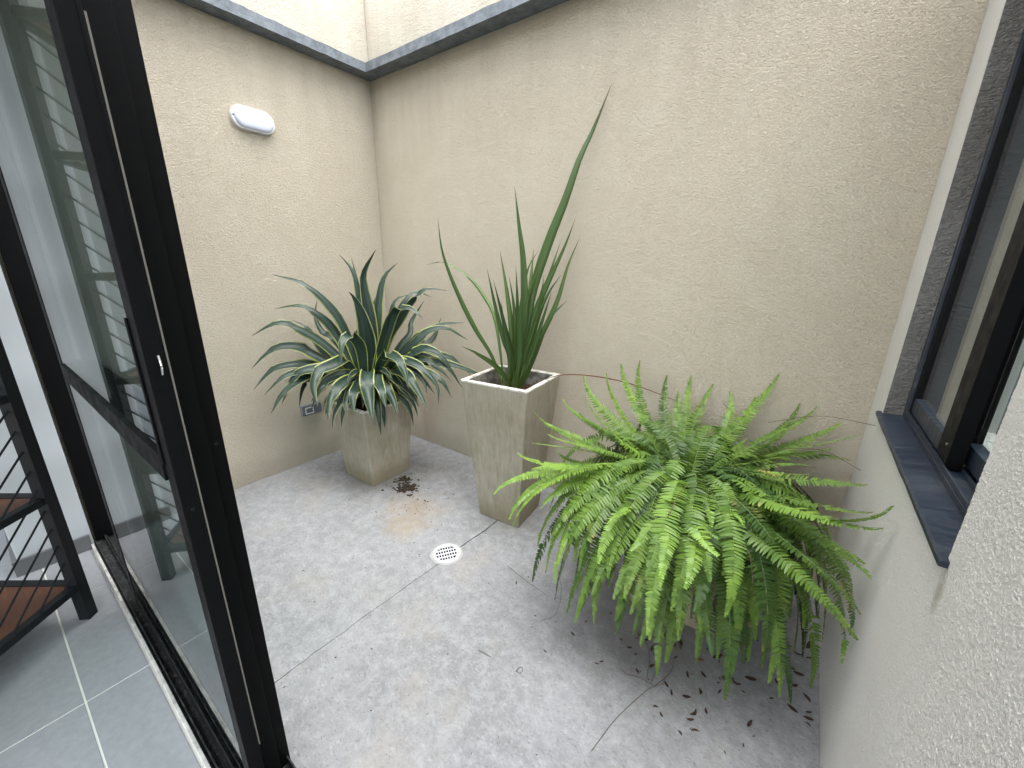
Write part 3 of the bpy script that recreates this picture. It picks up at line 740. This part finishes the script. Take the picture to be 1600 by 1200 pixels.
# ---- agave
ag = empty('potted_agave', (.50, -.535, 0)); tag(ag, 'variegated agave with yellow-edged arching leaves in a square tapered concrete planter near the corner', 'potted plant')
planter(ag, .142, .176, .505, 0.0, .03)
AC = Vector((.50, -.535, .60)); AD = 2.362
def apt(px, py, off): return at(px, py, AD + off)
AG = [
 ([(562,590),(550,606),(541,628),(541,648)], -.34, .060, .4), ([(592,586),(602,603),(614,625),(622,652)], -.32, .058, .5),
 ([(602,584),(625,598),(642,614),(655,636)], -.26, .056, .3),
 ([(548,584),(520,590),(500,606),(486,640)], -.30, .056, .35), ([(530,580),(490,577),(458,590),(440,632)], -.26, .052, .55), ([(625,575),(660,580),(690,594),(706,622)], -.14, .052, .45), ([(620,570),(665,566),(700,574),(722,606)], -.06, .050, .6), # picture path from heart to tip, depth offset at tip, width (m), tone
 ([(540,514),(508,469),(473,443),(425,429)], -.10, .052, .45), ([(529,525),(500,493),(468,478),(428,483)], -.14, .046, .35),
 ([(513,541),(468,514),(433,505),(393,525)], -.22, .058, .8), ([(500,557),(455,541),(420,549),(392,577)], -.26, .050, .6),
 ([(495,574),(460,570),(423,579),(396,609)], -.28, .046, .3), ([(495,582),(468,581),(439,591),(412,618)], -.30, .044, .3),
 ([(495,587),(471,594),(441,615),(423,647)], -.34, .050, .5), ([(510,584),(484,590),(472,607),(467,637)], -.14, .040, .05),
 ([(540,566),(519,571),(497,581),(489,605),(497,637)], -.36, .066, .65), ([(551,592),(532,602),(516,623),(512,657)], -.38, .062, .9),
 ([(568,588),(559,605),(551,618),(553,649)], -.36, .064, .8), ([(575,581),(573,597),(577,626),(583,662)], -.42, .072, .75),
 ([(564,543),(548,525),(534,535),(533,569)], -.30, .052, .75), ([(577,551),(569,503),(556,469),(545,456)], -.12, .078, .25),
 ([(580,519),(569,455),(568,426),(587,390)], .02, .056, .15), ([(570,510),(561,458),(551,423),(530,397)], .10, .044, .3),
 ([(568,500),(558,440),(549,403)], .14, .030, .3), ([(587,517),(592,462),(601,430),(621,411)], .12, .052, .55),
 ([(602,535),(622,500),(642,470),(667,452),(702,455)], .10, .050, .2), ([(607,520),(630,472),(650,457),(676,465)], .18, .046, .35),
 ([(602,520),(617,487),(642,482),(662,500)], -.12, .060, .45), ([(620,547),(640,520),(642,502),(663,469)], .26, .044, .4),
 ([(635,540),(665,520),(690,507),(726,504)], .16, .042, .15), ([(640,540),(672,517),(700,514),(731,531)], .10, .046, .5),
 ([(645,552),(660,540),(678,525),(689,496)], .24, .054, .2), ([(647,551),(672,547),(695,562),(712,591)], -.06, .048, .6),
 ([(660,556),(685,555),(710,562),(735,585)], .04, .046, .5), ([(640,556),(690,566),(740,582),(788,609)], -.02, .036, .4),
 ([(615,566),(642,566),(667,582),(684,605),(685,631)], -.24, .056, .5), ([(610,580),(637,587),(656,615),(669,642)], -.34, .060, .85),
 ([(600,557),(620,560),(632,580),(639,609)], -.30, .058, .8), ([(588,584),(590,596),(597,612),(604,641)], -.36, .060, .7),
 ([(600,582),(615,592),(627,605),(645,626)], -.22, .040, .05), ([(650,562),(685,575),(706,596)], -.10, .038, .4),
 ([(630,578),(660,592),(679,615)], -.14, .040, .3), ([(529,535),(505,519),(493,495),(495,469)], .18, .044, .1),
 ([(520,560),(500,540),(480,512),(455,500)], .02, .044, .55), ([(600,560),(640,572),(662,596),(668,618)], -.20, .046, .3),
 ([(545,585),(515,597),(497,612),(486,628)], -.22, .046, .15), ([(560,590),(545,603),(538,615),(530,640)], -.24, .040, .1),
 ([(550,545),(560,520),(575,500),(592,452)], .18, .040, .3), ([(598,548),(607,500),(617,470),(640,460)], .14, .046, .7),
]
fr_ = Vector((CR.x, CR.y, 0)).normalized()
for i, (path, off, w, tone) in enumerate(AG):
    n_ = len(path); a0 = math.atan2(path[0][1] - 575, path[0][0] - 578)
    d0 = Vector((path[0][0] - 578, 0, 0)).normalized() if abs(path[0][0] - 578) > 3 else Vector((0, 0, 0))
    base = AC + fr_ * (.020 * d0.x) + HF * (.035 if off > 0 else -.03) + Vector((0, 0, .012 * math.sin(i * 2.4)))
    pts = [base] + [apt(px, py, off * ((k + 1) / n_) ** .9) for k, (px, py) in enumerate(path)]
    leaf_blade(ag, 'leaf', pts, w * random.uniform(1.08, 1.22) * (1.0 if w >= .056 and off < -.2 else 1.22), prof_agave, M['agave'], fold=.38, thick=.004, twist=random.uniform(-.22, .22), tone=tone, face=.55, wave=.06)
# short dark leaves filling the heart and hanging over the rim
for i in range(42):
    th = i * 2.39996 + .3; lo = i % 3
    L = random.uniform(.20, .34) if lo else random.uniform(.30, .42)
    ee = [R(-14), R(6), R(40)][lo] + random.uniform(-.12, .12)
    d = Vector((math.cos(th), math.sin(th), 0)); pts = [AC + d * .02 + Vector((0, 0, -.02))]
    if d.x < 0: L = min(L, (AC.x - .03) / max(-d.x, .3))
    e = ee + .5; p = pts[0].copy()
    for k in range(5):
        p = p + (d * math.cos(e) + Vector((0, 0, math.sin(e)))) * (L / 5); e -= .42; pts.append(p.copy())
    leaf_blade(ag, 'leaf', pts, random.uniform(.05, .066), prof_agave, M['agave'], fold=.5, thick=.004, twist=random.uniform(-.6, .6), tone=random.uniform(.0, .55), n=12, m_=4)
MB().tube([AC + Vector((0, 0, -.09)), AC + Vector((0, 0, .0))], .06, 10, .03).build('stem', M['twig'], ag).location = -ag.location

# ---- tall planter with sword leaves
tp = empty('potted_sword_plant', (1.452, -.352, 0)); tag(tp, 'tall square tapered concrete planter with upright green sword-shaped leaves', 'potted plant')
planter(tp, .121, .186, .78, R(6), .085)
TC = Vector((1.452, -.352, .70)); TD = 1.952
SW = [
 ([(820,527),(833,451),(856,379),(883,311),(905,248),(928,199),(957,128)], .14, .050, .25), ([(818,505),(818,415),(811,352),(804,291)], .02, .042, .35),
 ([(770,559),(743,514),(716,460),(692,397),(684,341)], -.06, .027, .45), ([(775,505),(757,464),(730,431),(694,410),(665,414)], .34, .022, 1.0),
 ([(800,527),(793,460),(781,390)], .12, .034, .75), ([(796,560),(788,532),(775,482),(761,420)], -.04, .030, .4),
 ([(800,559),(788,505),(771,437)], .0, .030, .2), ([(822,520),(829,442),(834,388)], .20, .036, .9),
 ([(813,500),(824,424),(841,392)], .05, .024, .3), ([(820,560),(833,496),(860,433),(883,383),(899,341)], .04, .036, .25),
 ([(822,590),(838,541),(869,473),(887,415),(907,369)], .16, .034, .7), ([(838,505),(856,460),(877,429)], .0, .030, .2),
 ([(833,550),(860,496),(887,469)], -.02, .030, .3), ([(842,473),(858,430),(876,377)], .10, .028, .35),
 ([(806,550),(808,482),(806,415)], -.05, .030, .3), ([(797,599),(775,572),(748,554),(721,541)], -.14, .032, .95),
 ([(806,540),(803,480),(795,430)], .08, .028, .3), ([(824,540),(842,480),(850,430)], -.05, .028, .35), ([(812,520),(828,455),(848,405)], .02, .028, .45),
 ([(812,560),(812,500),(818,440)], -.07, .032, .3), ([(800,570),(790,520),(783,470)], -.08, .026, .25), ([(828,560),(846,505),(862,455)], -.06, .028, .3),
 ([(818,560),(824,500),(834,450)], .06, .030, .5), ([(805,575),(797,540),(786,505)], .08, .024, .4), ([(822,585),(836,556),(852,520)], -.09, .026, .35),
]
for i, (path, off, w, tone) in enumerate(SW):
    n_ = len(path); dx = max(-1, min(1, (path[0][0] - 812) / 20))
    base = TC + fr_ * (.028 * dx + .006 * math.sin(i * 1.7)) + HF * (.02 * math.sin(i * 2.3)) + Vector((0, 0, -.01))
    pts = [base] + [at(px, py, TD + off * ((k + 1) / n_)) for k, (px, py) in enumerate(path)]
    leaf_blade(tp, 'leaf', pts, w * (1.0 if i == 0 else .9), prof_sword, M['blade'], fold=.35, thick=.0012, twist=random.uniform(-.5, .5), tone=tone, n=22, m_=4, face=.7)
pts = [TC + Vector((.02, 0, 0)), at(850, 594, TD - .05), at(880, 586, TD - .10), at(925, 588, TD - .10), at(985, 600, TD - .15), at(1060, 628, TD - .2), at(1110, 650, TD - .2)]
tag(leaf_blade(tp, 'leaf', pts, .010, prof_sword, M['dry_red'], fold=.8, thick=.001, tone=.5, n=24, m_=2), 'thin dried reddish brown leaf trailing over the rim')

# ---- fern
FC = Vector((2.345, -.42, 0)); fe = empty('potted_fern', FC)
tag(fe, 'large bright green sword fern spilling over its planter against the rough white wall', 'potted plant')
planter(fe, .135, .19, .39, R(4), .03)
CRN = Vector((2.345, -.42, .50)); FD = CRN.copy() - CP; FD = FD.dot(HF)
def frond(path, tone, Lp, sp=.0084, jit=.12, dry=False):
    """one frond: a rachis with two rows of leaflets"""
    P_ = path; n = len(P_) - 1
    L = [0.0]
    for i in range(n): L.append(L[-1] + (P_[i + 1] - P_[i]).length)
    tot = L[-1]; vs = []; fs = []; ac = []; al = []; tn = []
    rad = P_[-1] - P_[0]; rad.z = 0
    if rad.length < .03: rad = Vector((1, 0, 0))
    rad.normalize(); side0 = Vector((0, 0, 1)).cross(rad)
    roll = random.uniform(-.35, .35); curl = random.uniform(.08, .38)
    def frame(s):
        i = 0
        while i < n - 1 and L[i + 1] < s: i += 1
        t_ = (s - L[i]) / max(L[i + 1] - L[i], 1e-6); p = P_[i].lerp(P_[i + 1], t_)
        T = (P_[min(i + 2, n)] - P_[max(i - 1, 0)]).normalized()
        sd_ = (side0 - T * side0.dot(T)).normalized(); nn = sd_.cross(T).normalized()
        if nn.z < 0 and T.z > -.9: nn = -nn
        return p, T, sd_ * math.cos(roll) + nn * math.sin(roll), nn * math.cos(roll) - sd_ * math.sin(roll)
    # rachis
    N = 14; r0 = .0021
    for i in range(N + 1):
        s = tot * i / N; p, T, sd_, nn = frame(s); r = r0 * (1 - .7 * i / N)
        for q in (sd_ * r, nn * r * .8, sd_ * -r, nn * -r * .8): vs.append(p + q - FC); ac.append(0.); al.append(i / N); tn.append(tone * .8)
    for i in range(N):
        for k in range(4): fs.append((i * 4 + k, i * 4 + (k + 1) % 4, (i + 1) * 4 + (k + 1) % 4, (i + 1) * 4 + k))
    s = tot * .07; idx = 0
    while s < tot * .998:
        v = s / tot
        if v < .22: pr_ = .35 + .65 * (v / .22)
        elif v < .55: pr_ = 1.0
        else: pr_ = max(.10, 1 - .9 * ((v - .55) / .45) ** 1.25)
        p, T, sd_, nn = frame(s)
        for sg in (-1, 1):
            if random.random() < .025: continue
            l = Lp * pr_ * random.uniform(.88, 1.08); w = sp * (.40 + .06 * pr_)
            fw = .16 + .55 * max(0, v - .6) + random.uniform(-jit, jit)
            d = (sd_ * sg * math.cos(fw) + T * math.sin(fw)).normalized()
            ro = random.uniform(-.35, .35) + .25 * sg
            wd = (T * math.cos(ro) + nn * math.sin(ro)); wd = (wd - d * wd.dot(d)).normalized()
            b0 = len(vs); dr_ = -nn * curl
            for (tt, ww) in ((0, .75), (.16, 1.15), (.55, .95), (.85, .55)):
                q = p + d * (l * tt) + dr_ * (l * tt * tt * .5) + T * (l * .10 * tt * tt)
                for e in (-1, 1):
                    vs.append(q + wd * (w * ww * e) - FC); ac.append(sg * (.15 + .85 * tt)); al.append(v); tn.append(tone)
            vs.append(p + d * l + dr_ * (l * .5) + T * (l * .12) - FC); ac.append(sg * 1.); al.append(v); tn.append(tone)
            fs += [(b0, b0 + 1, b0 + 3, b0 + 2), (b0 + 2, b0 + 3, b0 + 5, b0 + 4), (b0 + 4, b0 + 5, b0 + 7, b0 + 6), (b0 + 6, b0 + 7, b0 + 8)]
        s += sp * (1.22 if v < .6 else 1.22 - .45 * (v - .6) / .4) * random.uniform(.93, 1.07)
    o = mesh_obj('frond', vs, fs, M['dry_frond'] if dry else M['fern'], fe, smooth=False, attrs={'across': ac, 'along': al, 'tone': tn})
    if dry: o['label'] = 'withered brown frond'

def keep_in(p):
    return Vector((min(p.x, WX - .018), min(p.y, -.018), max(p.z, .03)))
def bez_frond(tip, arch, tone, Lp, base=None, sag=0.0, dry=False):
    th = math.atan2(tip.y - CRN.y, tip.x - CRN.x)
    b = base or CRN + Vector((math.cos(th), math.sin(th), 0)) * random.uniform(.02, .09) + Vector((0, 0, random.uniform(-.06, .02)))
    hd = Vector((tip.x - b.x, tip.y - b.y, 0)); dist = hd.length
    c1 = b + hd * .22 + Vector((0, 0, arch * .9 + .05)); c2 = b + hd * .92 + Vector((0, 0, (tip.z - b.z) * .35 + arch * .95))
    side = Vector((-hd.y, hd.x, 0)) * random.uniform(-.16, .16)
    pts = []
    for k in range(15):
        t = k / 14
        p = b * (1 - t) ** 3 + (c1 + side) * 3 * t * (1 - t) ** 2 + (c2 + side) * 3 * t * t * (1 - t) + tip * t ** 3
        pts.append(keep_in(p))
    frond(pts, tone, Lp * (.6 if dry else 1), dry=dry)
FT = [ # tip in the picture, depth offset, tone
 (832,638,.15,.85),(879,624,.25,.7),(912,587,.30,.6),(914,617,.20,.85),(970,568,.36,.85),(947,582,.33,.9),(1000,563,.38,.55),(1042,587,.38,.25),(1080,587,.40,.7),
 (1140,610,.35,.8),(1217,585,.26,.85),(856,678,.05,.8),(832,692,.0,.8),(809,708,-.05,.95),(830,734,-.05,.8),(867,773,-.12,.8),(772,772,-.06,.9),(814,778,-.10,.8),
 (795,813,-.14,.9),(800,826,-.18,.95),(832,909,-.20,.05),(853,895,-.22,.7),(867,911,-.28,.95),(900,839,-.22,.9),(935,881,-.36,.95),(951,818,-.34,.85),
 (898,974,-.32,.6),(928,974,-.32,.5),(958,937,-.38,.7),(961,974,-.34,.4),(1012,993,-.48,1.0),(1031,916,-.50,.95),(1049,955,-.45,.7),(1070,920,-.52,.9),
 (1026,1058,-.38,.45),(1084,1056,-.34,.35),(1124,869,-.48,.95),(1133,965,-.48,.8),(1150,975,-.46,.6),(1145,1053,-.38,.35),(1201,1067,-.48,.85),(1161,820,-.38,.85),
 (1192,853,-.38,.9),(1257,867,-.34,.85),(1222,969,-.43,.8),(1255,983,-.40,.8),(1318,906,-.25,.8),(1315,1037,-.28,.7),(1297,850,-.20,.6),(1329,993,-.20,.25),(1345,960,-.14,.3),
 (1381,825,-.05,.85),(1355,757,.0,.6),(1346,678,.10,.9),(1315,661,.15,.75),(1276,636,.20,.6),(1250,629,.24,.3),(1171,724,-.10,.8),(1189,780,-.18,.8),
 (1264,741,-.10,.85),(951,729,-.05,.95),(1012,715,-.10,.9),(949,661,.05,1.0),(845,795,-.16,.7),(860,850,-.22,.5),(880,880,-.26,.6),(985,860,-.40,.7),(1010,900,-.42,.6),
 (1095,990,-.44,.5),(1180,1000,-.44,.6),(1285,1000,-.34,.5),(1290,940,-.32,.5),(1330,930,-.18,.5),(1350,880,-.12,.45),(1365,800,-.03,.5),(1300,700,.06,.7),(1330,720,.04,.6),
 (985,960,-.40,.5),(1000,1010,-.40,.4),(1060,1000,-.42,.5),(950,905,-.36,.6),(1120,1030,-.42,.4),(1170,1035,-.42,.5),(1240,1020,-.40,.6),(1015,1000,-.44,.6),(1040,1035,-.40,.3),(975,935,-.40,.8),(925,930,-.34,.5),
 (1395,790,.0,.7),(1362,905,-.12,.4),(1340,1000,-.2,.5),(1210,1010,-.42,.3),(905,890,-.3,.4),
 (845,655,.12,.6),(870,705,.06,.6),(905,645,.20,.5),(1180,620,.30,.5),(1115,600,.38,.5),(1060,610,.34,.6),(1230,660,.18,.7),(840,855,-.18,.4),(1225,905,-.42,.7),(1110,910,-.46,.8),
]
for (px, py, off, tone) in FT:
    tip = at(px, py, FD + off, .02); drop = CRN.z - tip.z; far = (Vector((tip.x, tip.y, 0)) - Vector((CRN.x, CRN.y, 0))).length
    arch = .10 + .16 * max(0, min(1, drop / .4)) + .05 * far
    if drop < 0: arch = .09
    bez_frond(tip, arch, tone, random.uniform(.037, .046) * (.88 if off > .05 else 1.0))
for i in range(100):
    # upper mound
    if i % 2: continue
    th = i * 1.1 + .4; rr = random.uniform(.22, .42)
    tip = CRN + Vector((math.cos(th) * rr, math.sin(th) * rr, random.uniform(-.06, .16)))
    tip = Vector((min(tip.x, WX - .05), min(tip.y, -.06), tip.z)); bez_frond(tip, random.uniform(.09, .16), random.uniform(.35, 1.0), random.uniform(.034, .044))
for i in range(132):
    lay = (i % 4) / 3.0
    if i % 3:   # front, right and left flanks, where the mound hangs lowest
        th = R(-170 + 200 * ((i * .61803) % 1.0)); Lr = random.uniform(.36, .58) - .06 * lay; tipz = .14 + .24 * lay + random.uniform(-.04, .08)
    else:
        th = i * 2.39996; Lr = random.uniform(.30, .48) - .08 * lay; tipz = .26 + .24 * lay + random.uniform(-.06, .08)
    tip = CRN + Vector((math.cos(th) * Lr, math.sin(th) * Lr, 0)); tip.z = max(tipz, .08)
    if tip.x > WX - .03: tip.x = WX - .03 - random.uniform(0, .05)
    if tip.y > -.03: tip.y = -.03 - random.uniform(0, .04); tip.z += .14
    bez_frond(tip, random.uniform(.14, .24), random.uniform(.10, .65) * (.55 + lay * .7), random.uniform(.034, .043))  # lower fronds coloured darker to paint in the mound's shaded depth
for (px, py, o1, px2, py2, o2) in ((1230, 700, .0, 1345, 735, .05), (1200, 660, .05, 1368, 665, .13), (1075, 760, -.2, 1044, 808, -.42), (1160, 850, -.4, 1177, 912, -.46), (1170, 700, .0, 1130, 630, .3)):
    a, b = at(px, py, FD + o1), at(px2, py2, FD + o2); mid = (a + b) / 2 + Vector((0, 0, .03)); MB().tube(crom([a, mid, b], 10), .0011, 5).build('runner', M['twig'], fe).location = -FC

# ============================================================ LITTER
def bit_mesh(L, w, curl, seed):
    n = 6; vs = []; fs = []
    for i in range(n + 1):
        v = i / n; ww = w * (math.sin(math.pi * min(max(v, .03), .97)) ** .6) * .5
        x = (v - .5) * L; y = curl * L * (v - .5) ** 2 * 2; z = .0015 + .004 * math.sin(v * 3 + seed) ** 2 + .10 * L * abs(v - .5)
        vs += [(x, y - ww, z + .0015), (x, y, z), (x, y + ww, z + .002)]
        vs += [(x, y - ww, z + .0007), (x, y, z - .0009), (x, y + ww, z + .0012)]
    for i in range(n):
        a = i * 6
        for k in (0, 1): fs.append((a + k, a + k + 1, a + k + 7, a + k + 6)); fs.append((a + 3 + k, a + 9 + k, a + 10 + k, a + 4 + k))
    me = bpy.data.meshes.new('fallen_leaflet'); me.from_pydata(vs, [], fs); me.materials.append(M['dry']); me.update(); return me
bits = [bit_mesh(1.0, random.uniform(.22, .38), random.uniform(-.4, .4), s) for s in range(8)]
red_bits = [b.copy() for b in bits[:3]]
for b in red_bits: b.materials[0] = M['dry_red']
LT = [(112,452,18,50),(232,600,16,20),(435,637,20,60),(355,478,14,30),(395,520,18,5),(560,470,34,-30),(510,520,26,-50),(505,610,18,-40),(580,705,24,60),(605,745,22,80),(680,765,28,10),
 (525,812,18,10),(553,855,20,60),(720,850,26,-40),(720,930,26,5),(650,945,22,55),(778,838,22,75),(685,655,24,80),(765,655,26,50),(752,740,22,80),(880,680,38,30),(930,700,36,25),(905,670,30,40),(965,740,18,30),
 (1000,675,40,15),(995,900,26,-55),(835,565,30,-20),(750,580,24,10),(860,560,20,40),(915,580,24,20),(970,570,26,40),(1105,772,16,0),(1130,690,26,60),(1200,620,36,25),(1240,650,40,20),(1185,655,28,50),
 (1220,710,24,0),(1235,552,34,25),(1315,580,30,10),(1285,770,40,50),(1210,825,46,40),(1300,848,20,0),(1320,890,36,20),(1295,905,24,45),(1330,525,26,-60),(1195,510,20,30),(770,330,30,-70),(650,490,34,60),(480,480,22,0),
 (845,740,16,-50),(700,880,22,0),(950,500,30,10),(1140,590,26,20)]
first = {}
for i, (lx, ly, ln, ang) in enumerate(LT):
    px, py = 860 + lx / 3.2, 850 + ly / 3.2
    a = R(ang); hl = ln / 3.2 / 2 * 1.15
    p1 = on_floor(px - hl * math.cos(a), py - hl * math.sin(a)); p2 = on_floor(px + hl * math.cos(a), py + hl * math.sin(a))
    p = (p1 + p2) / 2; v = p2 - p1
    if p.x > WX - .03: p.x = WX - .03
    o = bpy.data.objects.new('fallen_leaflet', bits[i % 8]); COL.objects.link(o)
    o.location = (p.x, p.y, .002); L = min(v.length * 1.35, .075); o.scale = (L, L * 1.15, min(L, .035)); o.rotation_euler = (0, 0, math.atan2(v.y, v.x))
    if i == 27: lab = 'reddish brown dry leaflet, upper of two in the open before the fern'
    elif i == 28: lab = 'reddish brown dry leaflet, lower of two in the open before the fern'
    elif i == 35: lab = 'single broad reddish leaflet lying apart between the fern tips and the white wall'
    elif i == 1: lab = 'small curled brown leaflet lying alone at the left edge of the fern shadow'
    elif i == 0: lab = 'dark curved leaflet lying farthest left under the fern'
    elif lx >= 1180: lab = 'dark dry leaflet lying along the foot of the white rough wall'
    elif lx < 610: lab = 'dark dry leaflet lying among the rootlets on the left side of the fern shadow'
    else: lab = 'dark dry leaflet in the thick of the litter straight below the hanging fronds'
    tag(o, lab, 'fallen leaf', 'dry leaflets fallen below the fern')
    if i in (27, 28, 35): o.data = red_bits[i % 3]
# finer crumbs nobody could count
vs = []; fs = []
def crumb(x, y, s):
    n = len(vs); a = random.uniform(0, math.pi); dx, dy = math.cos(a) * s, math.sin(a) * s; w = .28
    for (i, j, z) in ((-1, 0, .002), (0, -w, .001), (1, 0, .002), (0, w, .001), (0, 0, .002 + s * .35)):
        vs.append((x + dx * i - dy * j, y + dy * i + dx * j, z))
    fs.extend([(n, n + 1, n + 4), (n + 1, n + 2, n + 4), (n + 2, n + 3, n + 4), (n + 3, n, n + 4), (n + 3, n + 2, n + 1, n)])
for _ in range(60):
    r = abs(random.gauss(0, .22)); t = random.uniform(0, 2 * math.pi); x, y = 2.42 + r * 1.15 * math.cos(t), -.66 + r * math.sin(t)
    if .02 < x < WX - .02 and -1.6 < y < -.02: crumb(x, y, random.uniform(.003, .012))
for _ in range(150):
    crumb(random.uniform(.05, WX - .05), random.uniform(-1.6, -.04), random.uniform(.0018, .006))
for _ in range(60):
    crumb(random.gauss(1.0, .22), random.gauss(-.60, .14), random.uniform(.002, .008))
tag(mesh_obj('leaf_litter', vs, fs, M['dry']), 'fine dry leaf crumbs scattered over the concrete floor', 'leaf litter', kind='stuff')
# spilled soil beside the agave planter
vs = []; fs = []
def clod(x, y, s):
    n = len(vs); k = 7
    for i in range(k): a = 2 * math.pi * i / k; rr = s * random.uniform(.7, 1.2); vs.append((x + rr * math.cos(a), y + rr * math.sin(a) * .8, .001))
    for i in range(k): a = 2 * math.pi * i / k; rr = s * random.uniform(.4, .75); vs.append((x + rr * math.cos(a), y + rr * math.sin(a) * .8, s * random.uniform(.45, .8)))
    for i in range(k): fs.append((n + i, n + (i + 1) % k, n + k + (i + 1) % k, n + k + i))
    fs.append(tuple(n + k + i for i in range(k)))
for (px, py, sx, sy, N_) in ((628, 765, 5, 2.5, 90), (641, 763, 5, 2.5, 80), (631, 749, 5, 2.5, 70), (633, 757, 6, 4, 30), (645, 775, 9, 7, 10), (615, 750, 20, 8, 16)):
    for _ in range(N_):
        p = on_floor(random.gauss(px, sx), random.gauss(py, sy))
        if not (.35 < p.x < .652 and -.69 < p.y < -.38): clod(p.x, p.y, random.uniform(.003, .011))
tag(mesh_obj('spilled_soil', vs, fs, M['soil']), 'small heap of dark soil spilled beside the agave planter', 'soil', kind='stuff')
# rootlets and twigs lying on the slab
def twig(paths, label, r=.0008):
    b_ = MB()
    for p_ in paths:
        pts = crom([on_floor(x, y, .0022) for x, y in p_], 14); b_.tube(pts, r, 5, r * .6)
    tag(b_.build('twig', M['twig']), label, 'twig')
q = lambda x, y: (860 + x / 3.2, 850 + y / 3.2)
twig([[q(205,1035), q(270,945), q(330,870), q(430,775), q(500,718), q(560,700), q(575,665)], [q(350,620), q(380,650), q(440,665), q(500,700), q(520,712)], [q(480,690), q(495,560), q(480,500), q(440,430)], [q(500,700), q(540,600), q(560,520)], [q(520,712), q(600,640), q(620,560)]],
     'long thin branching rootlet curling out from under the fern')
twig([[(793,884), (820,906), (856,931)]], 'straight thin dark stalk on the floor left of the fern')
twig([[(872,890), (877,925), (868,960), (843,970)]], 'curved thin stalk on the floor under the left fern fronds')
twig([[(748,1016), (768,1027)]], 'tiny pale stalk lying in the middle of the concrete floor', .0009)
twig([[(806,1050), (812,1042), (817,1046), (812,1052), (806,1046)]], 'tiny looped stalk on the concrete floor', .0009)
